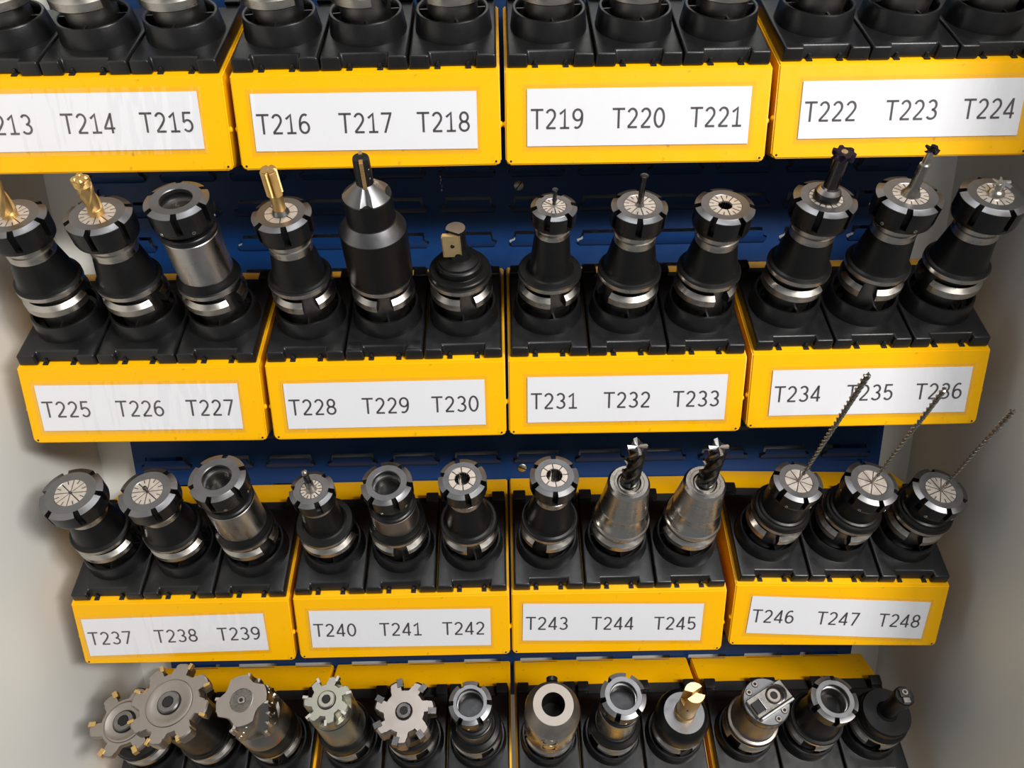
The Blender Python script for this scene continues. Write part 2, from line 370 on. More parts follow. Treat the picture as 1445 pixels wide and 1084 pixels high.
# ---------------------------------------------------------------- black plastic sockets
def outline(hw, y0, y1, nw, nd, nw2, nd2):
    return [(-hw, y0), (-nw, y0), (-nw, y0+nd), (nw, y0+nd), (nw, y0), (hw, y0), (hw, y1), (nw2, y1), (nw2, y1-nd2), (-nw2, y1-nd2), (-nw2, y1), (-hw, y1)]
def socket_meshes():
    out = {}
    hw = 0.0388; b = MB()
    lo = outline(hw+0.0010, 0.0035, 0.1255, 0.0206, 0.0045, 0.0235, 0.013); hi = outline(hw, 0.0050, 0.1250, 0.0214, 0.0078, 0.0240, 0.014)
    b.layers([[Vector((x, y, 0.0002)) for x, y in lo], [Vector((x, y, 0.0125)) for x, y in hi]], PLA)
    o = b.build('base_plate', None, ang=50, bevel=0.0021, bseg=3); out['base_plate'] = o.data; bpy.data.objects.remove(o)
    b = MB()
    prof = [(0.0362, 0.0120), (0.0360, 0.0140), (0.0338, 0.0300), (0.0332, 0.0310), (0.0312, 0.0310), (0.0304, 0.0300), (0.0290, 0.0200), (0.0250, 0.0190), (0.0245, 0.0126)]
    b.lathe(prof, PLA, 64, cap0=False, cap1=True)
    o = b.build('cup', None, ang=40); out['cup'] = o.data; bpy.data.objects.remove(o)
    b = MB(); b.lathe([(0.0017, 0), (0.0019, 0.0035), (0.0012, 0.0050), (0, 0.0053)], PLA, 12); b.box(-0.0026, 0.0026, -0.0042, 0.0020, 0.00015, 0.0012, BLK)
    o = b.build('clip', None); out['clip'] = o.data; bpy.data.objects.remove(o)
    b = MB(); b.box(-0.0009, 0.0009, 0.0225, 0.0318, 0.019, 0.0300, PLA); o = b.build('rib', None); out['rib'] = o.data; bpy.data.objects.remove(o)
    b = MB(); b.box(-0.0075, 0.0075, 0.1130, 0.1262, 0.0120, 0.0165, PLA); o = b.build('rear_lug', None, bevel=0.0018, bseg=3); out['rear_lug'] = o.data; bpy.data.objects.remove(o)
    b = MB(); b.box(-0.0232, 0.0232, 0.1125, 0.1262, 0.0003, 0.0030, BLK); o = b.build('rear_slot', None); out['rear_slot'] = o.data; bpy.data.objects.remove(o)
    return out
SM = socket_meshes()
UNDER = ['leftmost six-toothed disc cutter', 'large eight-toothed disc cutter', 'barrel-shaped shell mill with red dot', 'small tarnished face mill', 'pale face mill with black tips',
         'grey open-bore holder', 'thick silver side-lock holder', 'silver-bodied open holder right of centre', 'gold split-tip drill', 'boring head with four face screws', 'black open-bore holder second from right', 'small boring bar at the right end']
def socket_matrix(r, c, i):
    return tray_matrix(r, c) @ T(((i-1)*IP, 0, 0)) @ RX(TILT)
for r in range(4):
    for c in range(4):
        for i in range(3):
            n = 213+r*12+c*3+i
            if r < 3: lab = 'black plastic tool socket with round cup, clipped to the yellow tray above the number T%d' % n
            else: lab = 'black socket in the lowest row under the ' + UNDER[c*3+i]
            if n == 229: lab = 'black plastic tool socket with recessed front blocks above the number T229'
            s = thing('tool_socket', lab, 'socket', socket_matrix(r, c, i), 'black plastic sockets on the yellow trays')
            link('base_plate', SM['base_plate'], s); link('cup', SM['cup'], s, T((0, UC, 0)))
            for sx in (-1, 1):
                link('clip', SM['clip'], s, T((sx*0.0140, 0.0082, 0.0)))
                link('rear_lug', SM['rear_lug'], s, T((sx*0.0308, 0, 0)))
            for q in range(4): link('rib', SM['rib'], s, T((0, UC, 0)) @ RZ(0.12+q*PI/2+random.uniform(-.1, .1)))
            link('rear_slot', SM['rear_slot'], s)
            if n == 229:
                for sx in (-1, 1):
                    b = MB(); b.box(-0.0065, 0.0065, 0.0075, 0.0185, 0.0126, 0.0132, PLA); o = b.build('raised_pad', s, bevel=0.0004); o.matrix_local = T((sx*0.0300, 0, 0))

# ---------------------------------------------------------------- tool holder parts (local z along the holder axis)
def flange(par, phi, silver=True, allsilver=False, top=0.0715, upper_r=0.0315):
    """V-flange with two key slots, the key slot facing phi"""
    S = STL if silver else NUB; B = STL if allsilver else OXD
    b = MB()
    poly = [(0.021, 0.0440), (0.0306, 0.0440), (0.0315, 0.0450), (0.0315, 0.0520), (0.0272, 0.0562), (0.021, 0.0562)]
    mt = [OXD, S, S, S, OXD, OXD]
    hwa = 0.0083/0.0315
    for k in (0, 1):
        a0 = phi+k*PI+hwa; a1 = phi+(k+1)*PI-hwa
        b.sector(poly, a0, a1, mt, 26)
    b.lathe([(0.0235, 0.0300), (0.0235, 0.0600), (0.0262, 0.0600), (upper_r-0.0010, 0.0640), (upper_r, 0.0650), (upper_r, top-0.0020), (upper_r-0.0012, top-0.0004), (0.020, top)],
            B, 64, mats=[DRM, OXD, OXD, S, S, B, B])
    b.lathe([(0.0232, -0.0080), (0.0232, 0.0305)], DRM, 40)
    return b.build('flange', par, ang=28)
def nut(par, R, face, hh, phase, bore, m=NUT, side=NUB, slots=6, screws=False, rface=0.80, deep=0.034):
    """spanner nut: flat face, chamfer, straight-sided slots cut into the rim"""
    b = MB(); hw = 0.0030/R; angs = []
    for q in range(slots):
        c0 = math.radians(phase)+q*2*PI/slots; st = 2*PI/slots
        angs += [(c0-hw, 0), (c0-hw+0.004, 1), (c0, 1), (c0+hw-0.004, 1), (c0+hw, 0)]
        angs += [(c0+hw+(st-2*hw)*j/16, 0) for j in range(1, 16)]
    zs = face-hh*0.80; ch = R*(1-rface)*0.42
    prof = [(R*0.90, face-hh), (R*0.955, face-hh+0.0012), (R*0.985, zs-0.0001), (R*0.985, zs), (R, face-ch-0.0002), (R*0.994, face-ch+0.0002), (R*(rface+.01), face-0.0002), (R*rface, face), (bore+0.0006, face), (bore, face-0.0006), (bore, face-0.004)]
    D = R-0.0056; n = len(angs); rings = []
    for k, (r, z) in enumerate(prof):
        rings.append([b.bm.verts.new(((min(r, D) if (k in (3, 4, 5, 6, 7) and f) else r)*math.cos(a), (min(r, D) if (k in (3, 4, 5, 6, 7) and f) else r)*math.sin(a), z)) for a, f in angs])
    mats = [side, side, side, side, m, m, m, m, m, m]
    for k in range(len(prof)-1):
        for j in range(n):
            j2 = (j+1) % n
            inslot = angs[j][1] or angs[j2][1]
            b.face([rings[k][j], rings[k][j2], rings[k+1][j2], rings[k+1][j]], OXI if (inslot and 2 <= k <= 6) else mats[k])
    if bore > 0 and deep:
        b.lathe([(bore, face-0.004), (bore*1.10, face-0.0045), (bore*1.10, face-0.0105), (bore*0.985, face-0.0107), (bore*0.95, face-0.013), (bore*0.80, face-deep)], STL, 48, mats=[OXD, OXD, BRI, BRI, GRD], cap0=False, cap1=False)
        b.lathe([(bore*0.82, face-deep-0.001), (bore*0.82, face-deep)], BLK, 24)
    o = b.build('clamping_nut', par, ang=17)
    if screws:
        for q in range(slots):
            a = math.radians(phase+24+q*360/slots)
            s = MB(); s.lathe([(0.0019, 0), (0.0017, 0.0007), (0.0009, 0.0008), (0.0008, 0.0002)], BRS, 12)
            so = s.build('set_screw', o); so.matrix_local = T((math.cos(a)*R*0.965, math.sin(a)*R*0.965, face-hh*0.80)) @ RZ(a) @ RY(PI/2)
    return o
def collet(par, R, face, bore, nseg=8, phase=0.0, extra=True, m=None):
    """slit collet: wedges with real slits between them"""
    m = m or COL_; b = MB(); g = 0.00055
    if bore > 0.004: b.lathe([(R, face-0.006), (R, face-0.0016), (bore, face-0.0016)], BLK, 32, cap0=False, cap1=False)
    else: b.lathe([(R, face-0.006), (R, face-0.0016)], BLK, 32, cap0=False)
    zt = face+0.0002
    for k in range(nseg):
        a0 = phase+2*PI*k/nseg; a1 = phase+2*PI*(k+1)/nseg
        rb = max(bore, 0.0012); pts = []
        for j in range(7):
            a = a0+g/R+(a1-a0-2*g/R)*j/6; pts.append((R*math.cos(a), R*math.sin(a)))
        for j in range(4, -1, -1):
            a = a0+g/rb*0.9+(a1-a0-2*g/rb*0.9)*j/4
            if rb < 0.002: a = (a0+a1)/2
            pts.append((rb*math.cos(a), rb*math.sin(a)))
        if rb < 0.002: pts = pts[:8]
        b.prism(pts, face-0.0014, zt, m)
    if extra:
        for k in range(nseg):
            a = phase+2*PI*(k+0.5)/nseg
            b.box(R*0.70, R*0.99, -g*.8, g*.8, zt-0.0001, zt+0.00006, BLK, RZ(a))
    if bore > 0.004:
        b.lathe([(bore, face-0.0016), (bore*0.96, face-0.02)], CRB, 32, cap0=False, cap1=False)
        for k in range(nseg*2):
            a = phase+PI*k/nseg; b.box(bore*0.86, bore*0.97, -0.0002, 0.0002, face-0.02, face-0.0015, BLK if k % 2 == 0 else CRL, RZ(a))
        b.lathe([(bore*0.97, face-0.021), (bore*0.97, face-0.020)], BLK, 24)
    return b.build('collet', par, ang=30)
def star(nf, R, core, n=48, sharp=2.2, gash=0.30):
    """cutter cross-section: nf lands with gashes"""
    pts = []
    for j in range(n):
        f = (j*nf/n) % 1.0
        r = R if f < gash else R-(R-core)*math.sin(min(1, (f-gash)/(1-gash))*PI*0.5)**(1/sharp) if f < 0.93 else core+(R-core)*(f-0.93)/0.07
        a = 2*PI*j/n; pts.append((r*math.cos(a), r*math.sin(a)))
    return pts
def twisted(b, pts, z0, z1, turns, m, nl, endm=None, scale=None, ph=0.0):
    L = []
    for i in range(nl+1):
        f = i/nl; a = ph+2*PI*turns*f; s_ = scale(f) if scale else 1; ca, sa = math.cos(a)*s_, math.sin(a)*s_
        L.append([Vector((x*ca-y*sa, x*sa+y*ca, z0+(z1-z0)*f)) for x, y in pts])
    b.layers(L, m, endm)
def fluted(par, nf, R, core, shank, s0, s1, s2, turns, m, endm=None, nl=30, name='cutter', gash=.3, scale=None):
    b = MB(); b.lathe([(shank, s0), (shank, s1-0.001), (core, s1+0.0015)], m, 24)
    twisted(b, star(nf, R, core, 12*nf if nf > 2 else 32, gash=gash), s1, s2, turns, m, nl, endm, scale)
    return b.build(name, par, ang=28)
def cone_body(par, rb, rt, top, neck=True, m=OXI, mring=STL, base=0.0712, rl=0.018):
    b = MB(); b.lathe([(rb+0.0035, base), (rb+0.0012, base+0.0010), (rb, base+0.0032), (rb-0.0005, base+0.006), (rt+0.0004, top-0.001), (rt, top)], m, 56)
    o = b.build('body', par, ang=35)
    if neck:
        b = MB(); b.lathe([(rt-0.0002, top-0.0004), (rt+0.0003, top), (rt+0.0003, top+rl*.42), (rt-0.0010, top+rl*.46), (rt-0.0010, top+rl*.54), (rt, top+rl*.58), (rt, top+rl+.004)], mring, 48)
        b.build('neck_ring', par, ang=30)
    return o
def screw_head(par, r, z, x=0, y=0, m=NUB, name='screw', hexm=None, rot=0.2):
    if m is NUB: m = DRM
    b = MB(); b.lathe([(r*1.10, z-.0004), (r*1.10, z+.0003), (r, z+.0003), (r, z+r*0.25), (r*0.88, z+r*0.36), (r*0.52, z+r*0.36)], m, 28, mats=[BLK, BLK, m, m, m], cap1=False)
    hx = [(r*0.50*math.cos(rot+k*PI/3), r*0.50*math.sin(rot+k*PI/3)) for k in range(6)]
    b.layers([[Vector((a, c, z+r*0.36)) for a, c in hx], [Vector((a, c, z+r*0.02)) for a, c in hx]], BLK)
    b.bm.faces.ensure_lookup_table()
    b.lathe([(r*0.40, z+r*0.03), (0, z+r*0.12)], hexm or COL_, 12)
    o = b.build(name, par, ang=28); o.location = (x, y, 0); return o

HM = {}
def holder(n, r, c, i, label, dx=0.0, face=0.147, name='tool_holder'):
    """root empty; local z runs along the holder, 0 at the tray slope under the cup"""
    m = socket_matrix(r, c, i) @ T((0, UC, 0))
    lean = dx*0.001/(face-0.02)
    m = m @ T((0, 0, 0.02)) @ RY(lean) @ T((0, 0, -0.02))
    return thing(name, label, 'tool holder', m, None)
def D(a): return math.radians(a)
FR = -90.0   # local -y faces the viewer
def er(n, r, c, i, label, face, dx, R, cr, bore=0.0, rb=0.0265, rt=0.0205, ph=0, nph=None, seg=8, fsilver=True, screws=False, cph=0.1, extra=True, m=NUT, hh=None, rl=0.018):
    h = holder(n, r, c, i, label, dx, face)
    flange(h, D(FR+(nph if nph is not None else 75)), fsilver)
    hh = hh or R*0.86; top = face-hh-rl+0.001
    cone_body(h, rb, rt, top, rl=rl)
    nut(h, R, face, hh, FR+ph, cr, m=m, screws=screws, deep=0)
    collet(h, cr, face-0.0006, bore, seg, cph, extra)
    return h
def straight(n, r, c, i, label, face, dx, R, bore, rc, ctop, nph, ph=0, mc=SCU, short=False, dark_ring=True, slots=6):
    h = holder(n, r, c, i, label, dx, face)
    flange(h, D(FR+nph)); hh = R*0.88
    b = MB(); b.lathe([(0.0305, 0.0712), (0.0300, 0.0735), (rc+0.0022, 0.0760), (rc+0.0008, 0.0790)], OXI, 56); b.build('shoulder', h)
    b = MB(); b.lathe([(rc, 0.078), (rc, ctop-0.0006), (rc-0.0006, ctop)], mc, 56); b.build('body', h)
    b = MB(); b.lathe([(rc-0.0008, ctop), (rc+0.0001, ctop+0.0010), (rc-0.0006, ctop+0.0030), (rc-0.0022, ctop+0.0036), (rc-0.0030, ctop+0.0046), (rc-0.0026, ctop+0.0060), (rc-0.005, ctop+0.0066), (rc-0.005, face-hh+0.002)], NUB if dark_ring else SCU, 56)
    b.build('seal_ring', h)
    nut(h, R, face, hh, FR+ph, bore, deep=0.032, screws=True, slots=slots)
    return h

# ---- second row -------------------------------------------------------------
h = er(225, 1, 0, 0, 'black collet holder with gold spiral end mill, at the left picture edge above T225', .1459, 3.5, .0300, .0155, rb=.0275, rt=.0215, nph=100, ph=20)
fluted(h, 3, .0074, .0056, .0070, .14, .150, .190, 0.45, GLD, scale=lambda f: 1.0)
h = er(226, 1, 0, 1, 'black collet holder with gold spiral roughing end mill and knobbed tip above T226', .1476, 2.7, .0300, .0160, rb=.0275, rt=.0212, nph=62, ph=0)
b = MB(); b.lathe([(.0068, .14), (.0068, .153), (.0050, .1545)], GLD, 28)
twisted(b, star(3, .0072, .0058, 36), .1535, .1800, 0.40, GLD, 26)
for q in range(4):
    b.lathe([(.0024, 0), (.0036, .002), (.0034, .0055), (.0018, .0072), (0, .0075)], GLD, 14, mx=RZ(q*PI/2+.4) @ T((.0044, 0, .1795)))
for k in range(5): b.lathe([(.0068, .1775+k*.0012), (.0074, .1780+k*.0012), (.0068, .1785+k*.0012)], GLD, 24)
b.lathe([(.006, .178), (.0065, .182), (.0045, .186)], GLD, 18); b.build('cutter', h, ang=30)
straight(227, 1, 0, 2, 'tool holder with scuffed silver cylinder body and empty black nut above T227', .1629, -.9, .0290, .0147, .0262, .126, 55, 10)
h = er(228, 1, 1, 0, 'black collet holder gripping a gold threaded tap above T228', .1455, 0, .0275, .0150, .0, rb=.0255, rt=.0203, nph=22, ph=15, extra=False)
b = MB(); b.lathe([(.0062, .1450), (.0082, .1460), (.0062, .1500)], CRL, 24)
b.lathe([(.0058, .146), (.0058, .168)], GLD, 28)
L_ = []; NN = 64
for k in range(41):
    rr = .0076-(.0011 if k % 2 else 0)-(.0008 if k > 38 else 0); lay = []
    for j in range(NN):
        f = (j/NN*4) % 1; r2 = rr if f < .66 else rr-.0026*math.sin((f-.66)/.34*PI); a = 2*PI*j/NN+.35; lay.append(Vector((r2*math.cos(a), r2*math.sin(a), 0.1665+k*.00063)))
    L_.append(lay)
b.layers(L_, GLD); b.lathe([(.0012, .1915), (0, .1921)], BRI, 8); b.build('cutter', h, ang=35)
# T229: tall black thread mill body
h = holder(229, 1, 1, 1, 'tallest black tool holder with umbrella-shaped head and gold toothed strip above T229', 1.6, .17)
flange(h, D(FR+8))
b = MB(); b.lathe([(.0318, .0715), (.0318, .1255), (.0314, .1264), (.0236, .1375), (.0226, .1380), (.0224, .162), (.0219, .1640)], OXI, 64, mats=[OXI, OXI, NUT, OXI, OXI, OXI]); b.build('body', h, ang=20)
b = MB(); L_ = []; NN = 72
for k, (rr, z) in enumerate([(.0222, .1620), (.0222, .1642), (.0150, .1705), (.0080, .1765)]):
    lay = []
    for j in range(NN):
        a = 2*PI*j/NN; da = [abs((math.degrees(a)-x+180) % 360-180) for x in (FR+5, 10, 155)]
        wd = (11, 25, 25); r2 = rr
        for q in range(3):
            if da[q] < wd[q] and k < 3: r2 = rr-(.0085 if q else .007)*(1-(da[q]/wd[q])**2)**.5*(1-k/3.2)
        lay.append(Vector((r2*math.cos(a), r2*math.sin(a), z)))
    L_.append(lay)
b.layers(L_, NUT); b.build('cone_head', h, ang=30)
b = MB(); b.lathe([(.0078, .16), (.0078, .1780), (.0074, .2005), (.0068, .2020)], OXD, 32); ct = b.build('cutter', h)
b = MB(); NT = 34
b.box(-.0016, .0016, -.0086, -.0040, .160, .2022, GLD)
for k in range(NT): b.box(-.0017, .0017, -.0094, -.0084, .1605+k*.00122, .1605+k*.00122+.0007, GLB)
o = b.build('cutting_insert', ct); o.matrix_local = RZ(D(8))
b = MB(); b.box(-.0016, .0016, .0030, .0086, .180, .2030, GLB); o = b.build('cutting_insert', ct); o.matrix_local = RZ(D(8))
for z in (.183, .192): screw_head(ct, .0011, 0, m=STL, name='grub_screw').matrix_local = RZ(D(FR+55)) @ T((.0074, 0, z)) @ RY(PI/2)
# T230: short threading cutter
h = holder(230, 1, 1, 2, 'short black holder with stepped discs and square gold threading insert on a stub above T230', -1.6, .11)
flange(h, D(FR+14))
b = MB(); b.lathe([(.0305, .0712), (.0300, .0745), (.0290, .0755), (.0232, .0757), (.0228, .0760), (.0228, .0830), (.0215, .0842), (.0200, .0846), (.0196, .0868), (.0105, .0905)], OXI, 56); b.build('body', h, ang=25)
b = MB()
hp = [(.0092*math.cos(a), .0092*math.sin(a)) for a in [D(x) for x in range(-70, 205, 11)]]
b.prism(hp, .086, .1239, OXI, top=TAN); b.lathe([(.0125, .0875), (.0110, .0925), (.0100, .0985), (.0090, .101)], OXI, 32, mx=T((.001, .001, 0)))
ct = b.build('cutter', h, ang=30)
b = MB(); b.box(-.0126, .0042, -.0086, -.0040, .0960, .1210, GLB)
for k in range(15): b.box(-.0136, -.0124, -.0088, -.0040, .0964+k*.0016, .0964+k*.0016+.0009, GLD)
b.lathe([(.0021, 0), (.0019, .0006), (.0011, .0006)], CRB, 16, mx=T((-.0038, -.0086, .109)) @ RX(PI/2))
b.build('cutting_insert', ct, ang=30)
# T231..T233
h = er(231, 1, 2, 0, 'narrow black collet holder with short thin cutter pin above T231', .1472, 1.7, .0215, .0108, rb=.0210, rt=.0162, nph=15, ph=-20, rl=.0125)
b = MB(); b.lathe([(.0022, .14), (.0018, .150), (.0017, .1630), (.0026, .1634), (.0028, .1650), (.0012, .1652)], CRB, 16); b.lathe([(.0032, .1462), (.0022, .1490)], BRI, 16); b.build('cutter', h)
h = er(232, 1, 2, 1, 'black collet holder with slim dark rod cutter above T232', .1471, .3, .0262, .0145, rb=.0262, rt=.0197, nph=-58, ph=-6)
b = MB(); b.lathe([(.0030, .14), (.0028, .152), (.0028, .1760), (.0036, .1768), (.0037, .1785), (.0020, .1790)], CRB, 18); b.lathe([(.0045, .1462), (.0030, .1500)], CRL, 18); b.build('cutter', h)
er(233, 1, 2, 2, 'black collet holder with empty collet, wide nut and plain bore above T233', .1460, -.8, .0276, .0148, .0065, rb=.0265, rt=.0203, nph=22, ph=-34, seg=8)
# T234..T236
h = er(234, 1, 3, 0, 'black collet holder with dark shank and violet toothed disc cutter above T234', .1488, 2.4, .0290, .0152, rb=.0265, rt=.0210, nph=62, ph=-26)
b = MB(); b.lathe([(.0120, .145), (.0120, .1540), (.0112, .1560), (.0085, .1600), (.0066, .1610), (.0062, .192)], CRB, 32, mats=[CRB, CRB, STL, CRB, CRB]); ct = b.build('cutter', h, ang=25)
b = MB(); twisted(b, star(6, .0102, .0070, 48, gash=.35), .1905, .1965, .06, PUR, 3); b.lathe([(.0030, .1964), (.0026, .1972), (.0012, .1972)], GLB, 14); b.build('cutter_disc', ct, ang=30)
h = er(235, 1, 3, 1, 'black collet holder with long flared grey shank and small star-shaped tip above T235', .1510, -.8, .0298, .0158, rb=.0265, rt=.0210, nph=-25, ph=-20, screws=True)
b = MB(); b.lathe([(.0088, .1500), (.0085, .1520), (.0062, .1550), (.0048, .160), (.0044, .182), (.0032, .1835), (.0030, .197)], CRL, 24, mats=[CRL, CRL, CRL, CRL, STL, STL]); ct = b.build('cutter', h)
b = MB(); twisted(b, star(4, .0064, .0028, 40, gash=.3), .1955, .1985, .08, CRB, 3); b.lathe([(.0022, .198), (.0022, .2010), (0, .2015)], CRB, 10); b.build('cutter_disc', ct, ang=30)
h = er(236, 1, 3, 2, 'black collet holder with stubby silver star cutter at the right picture edge above T236', .1488, -1.8, .0300, .0158, rb=.0265, rt=.0210, nph=105, ph=-50, fsilver=True)
b = MB(); b.lathe([(.0078, .1480), (.0076, .1500), (.0056, .1530), (.0038, .1540), (.0036, .1610)], STL, 24); ct = b.build('cutter', h)
b = MB(); twisted(b, star(6, .0088, .0032, 60, gash=.16), .1600, .1616, .03, BRI, 2); b.build('cutter_disc', ct, ang=30)

# ---- third row --------------------------------------------------------------
h = er(237, 2, 0, 0, 'black collet holder with closed speckled collet at the left end above T237', .1429, 2.3, .0312, .0157, rb=.0270, rt=.0205, nph=88, ph=-30, hh=.024)
b = MB(); b.lathe([(.0012, .14), (.0012, .1445), (0, .146)], CRB, 10); b.build('cutter', h)
h = er(238, 2, 0, 1, 'black collet holder with tiny dark cutter tip in its collet above T238', .1431, 1.0, .0295, .0153, rb=.0268, rt=.0205, nph=88, ph=-30, hh=.023)
b = MB(); b.lathe([(.0013, .14), (.0013, .1470), (.0024, .1480), (.0022, .1505), (0, .1515)], CRB, 12); b.build('cutter', h)
straight(239, 2, 0, 2, 'tool holder with worn silver cylinder body and open empty nut above T239', .1675, -.4, .0285, .0146, .0260, .126, 55, -5)
h = er(240, 2, 1, 0, 'small grey-nut collet holder with short ball-nosed cutter above T240', .1384, -.5, .0232, .0110, rb=.0212, rt=.0188, nph=95, ph=-35, rl=.008)
b = MB(); b.lathe([(.0058, .1384), (.0052, .1400), (.0044, .1420), (.0044, .150), (.0030, .153), (.0032, .166), (.0036, .169), (.0026, .1715), (0, .1725)], CRB, 20, mats=[STL, STL, STL, CRL, CRB, CRB, CRL, CRL]); b.build('cutter', h, ang=50)
straight(241, 2, 1, 1, 'short tool holder with silver collar and open empty nut above T241', .1482, -1.6, .0265, .0142, .0253, .106, 8, -35, mc=BRN)
er(242, 2, 1, 2, 'black collet holder with hollow ribbed collet above T242', .1534, -3.6, .0250, .0139, .0080, rb=.0245, rt=.0178, nph=10, ph=-45, seg=8, extra=False)
er(243, 2, 2, 0, 'black collet holder with hollow pale collet above T243, left of the two silver holders', .1552, 2.8, .0252, .0137, .0083, rb=.0256, rt=.0187, nph=-22, ph=0, seg=8, extra=False)
def hydraulic(n, i, label, face, dx, ph):
    h = holder(n, 2, 2, i, label, dx, face); flange(h, D(FR+ph), True, True)
    b = MB(); b.lathe([(.0312, .0712), (.0300, .0722), (.0285, .0790), (.0268, .0830), (.0264, .0960), (.0259, .0966), (.0262, .0972), (.0256, .1000), (.0226, face-.012), (.0222, face-.0032), (.0198, face), (.0162, face), (.0158, face-.0006), (.0154, face-.0006), (.0150, face), (.0128, face), (.0122, face-.0012), (.0122, face-.004)], GRD, 72, cap0=False, cap1=False); b.build('body', h, ang=24)
    b = MB(); b.lathe([(.0121, face-.0045), (.0121, face-.004)], BLK, 32)
    for q in range(6): b.box(.0098, .0121, -.0006, .0006, face-.004, face-.0022, BLK, RZ(q*PI/3+.3))
    b.lathe([(.0112, face-.0040), (.0112, face-.0018), (.0100, face-.0014)], CRL, 32); b.build('sleeve', h)
    ct = fluted(h, 4, .0100, .0062, .0096, face-.01, face+.004, face+.0640, 0.72, CRB, None, 40)
    b = MB(); e = face+.064
    for q in range(4):
        a = 2*PI*.72+q*PI/2+.2
        b.layers([[Vector((0, -.0004, e)), Vector((.0098, -.0006, e)), Vector((.0094, .0030, e)), Vector((.0030, .0026, e))], [Vector((0, -.0004, e+.0006)), Vector((.0100, -.0006, e+.0022)), Vector((.0094, .0026, e+.0008)), Vector((.0030, .0022, e+.0005))]], BRI, mx=RZ(a))
    b.build('end_teeth', ct)
hydraulic(244, 1, 'left bright silver hydraulic holder with dark four-flute end mill above T244', .1401, .9, 75)
hydraulic(245, 2, 'right bright silver hydraulic holder with dark four-flute end mill above T245', .1372, .5, -95)
def stub(n, i, label, face, dx, R, cr, tip, nph, ph, seg, dr, extra=False):
    h = holder(n, 2, 3, i, label, dx, face); flange(h, D(FR+nph)); hh = R*.80
    b = MB(); b.lathe([(.0308, .0712), (.0306, .0740), (.0294, .0752), (.0270, .0756), (.0262, .0775), (.0240, .0785), (.0236, max(.0790, face-hh+.001))], OXI, 56); b.build('body', h, ang=25)
    nut(h, R, face, hh, FR+ph, cr, m=NUT, screws=True, deep=0); collet(h, cr, face-.0006, 0.0, seg, .4, extra)
    b = MB(); b.lathe([(dr*.9, face-.004), (dr*.9, face+.012), (dr*.6, face+.0125)], CRL, 12)
    turns = (tip-face-.012)/(.0125); L0 = star(2, dr, dr*.45, 24, gash=.35)
    twisted(b, L0, face+.011, tip-.0015, turns, CRL, int(turns*14), None, lambda f: (.85+.5*f) if f < .985 else .6); b.build('drill_bit', h, ang=40)
stub(246, 0, 'squat black collet holder with the longest spiral drill bit above T246', .1276, 3.2, .0260, .0142, .3041, -22, 5, 8, .0024)
stub(247, 1, 'squat black collet holder with long spiral drill bit, middle of three, above T247', .1255, 1.8, .0277, .0150, .2852, -22, 5, 8, .0021)
stub(248, 2, 'squat black collet holder with drill bit reaching over the grey wall above T248', .1115, 1.2, .0283, .0156, .2545, -22, 0, 8, .0021, True)

# ---- bottom row -------------------------------------------------------------
def disc_mill(par, R, root, nt, s0, s1, m, im, hub, ph=0, mb=None, bev=.0015, tw=.40, ins=(.0068, .0058, .0075)):
    """slotting / face mill: toothed disc with pockets, one insert on each tooth"""
    pts = []
    for k in range(nt):
        a = ph+2*PI*k/nt; w_ = 2*PI/nt
        for f, r in ((0.0, root*1.01), (0.06, root), (0.115, root*1.01), (0.14, (R+root)/2), (.16, R*.985), (.16+tw*.4, R), (.16+tw*.85, R*.99), (.16+tw, R*.96), (.19+tw, R*.88), (.24+tw, (R+root)/2*1.0), (.31+tw, root*1.05), (.36+tw, root*1.01)):
            pts.append((r*math.cos(a+f*w_), r*math.sin(a+f*w_)))
    b = MB(); k1 = 1-bev/R
    b.layers([[Vector((x*.97, y*.97, s0)) for x, y in pts], [Vector((x, y, s0+.002)) for x, y in pts], [Vector((x, y, s1-bev)) for x, y in pts], [Vector((x*k1, y*k1, s1)) for x, y in pts]], m)
    if hub: b.lathe([(hub*1.12, s1-.001), (hub*1.06, s1+.0012), (hub*.98, s1+.0016), (hub*.80, s1+.0004), (hub*.52, s1+.0002)], m, 48)
    o = b.build('cutter', par, ang=28)
    for k in range(nt):
        a = ph+2*PI*(k+.145)/nt; q = MB(); il, it, ih = ins
        q.box(R-il, R+.0012, -it*.45, it*.50, -ih, .0008, im); q.lathe([(.0009, 0), (.0009, .0004)], CRB, 10, mx=T((R-il*.45, -it*.46, -ih*.5)) @ RX(PI/2))
        io = q.build('cutting_insert', o, bevel=.0004, bseg=1); io.matrix_local = T((0, 0, s1)) @ RZ(a)
    return o
h = holder(249, 3, 0, 0, 'disc milling cutter with six gold-tipped teeth at the far left of the lowest row', 1.0, .1194, 'milling_cutter_holder'); flange(h, D(FR+95))
b = MB(); b.lathe([(.030, .0712), (.029, .074), (.0215, .0765), (.0210, .108), (.026, .1095), (.026, .112)], OXI, 48); b.build('body', h)
disc_mill(h, .0395, .0268, 6, .1105, .1194, TAN, GLD, .0215, ph=D(55), tw=.36); screw_head(h, .0118, .1194)
h = holder(250, 3, 0, 1, 'large disc milling cutter with eight gold-tipped teeth overlapping its left neighbour, lowest row', -3.2, .1854, 'milling_cutter_holder'); flange(h, D(FR+95))
b = MB(); b.lathe([(.030, .0712), (.030, .076), (.0285, .078), (.0285, .150), (.0300, .152), (.0300, .1600), (.034, .1640), (.0345, .168)], OXI, 56); b.build('body', h)
disc_mill(h, .0435, .0325, 8, .1660, .1854, TAN, GLD, .0235, ph=D(20), tw=.46, ins=(.0056, .0036, .0065)); screw_head(h, .0118, .1856)
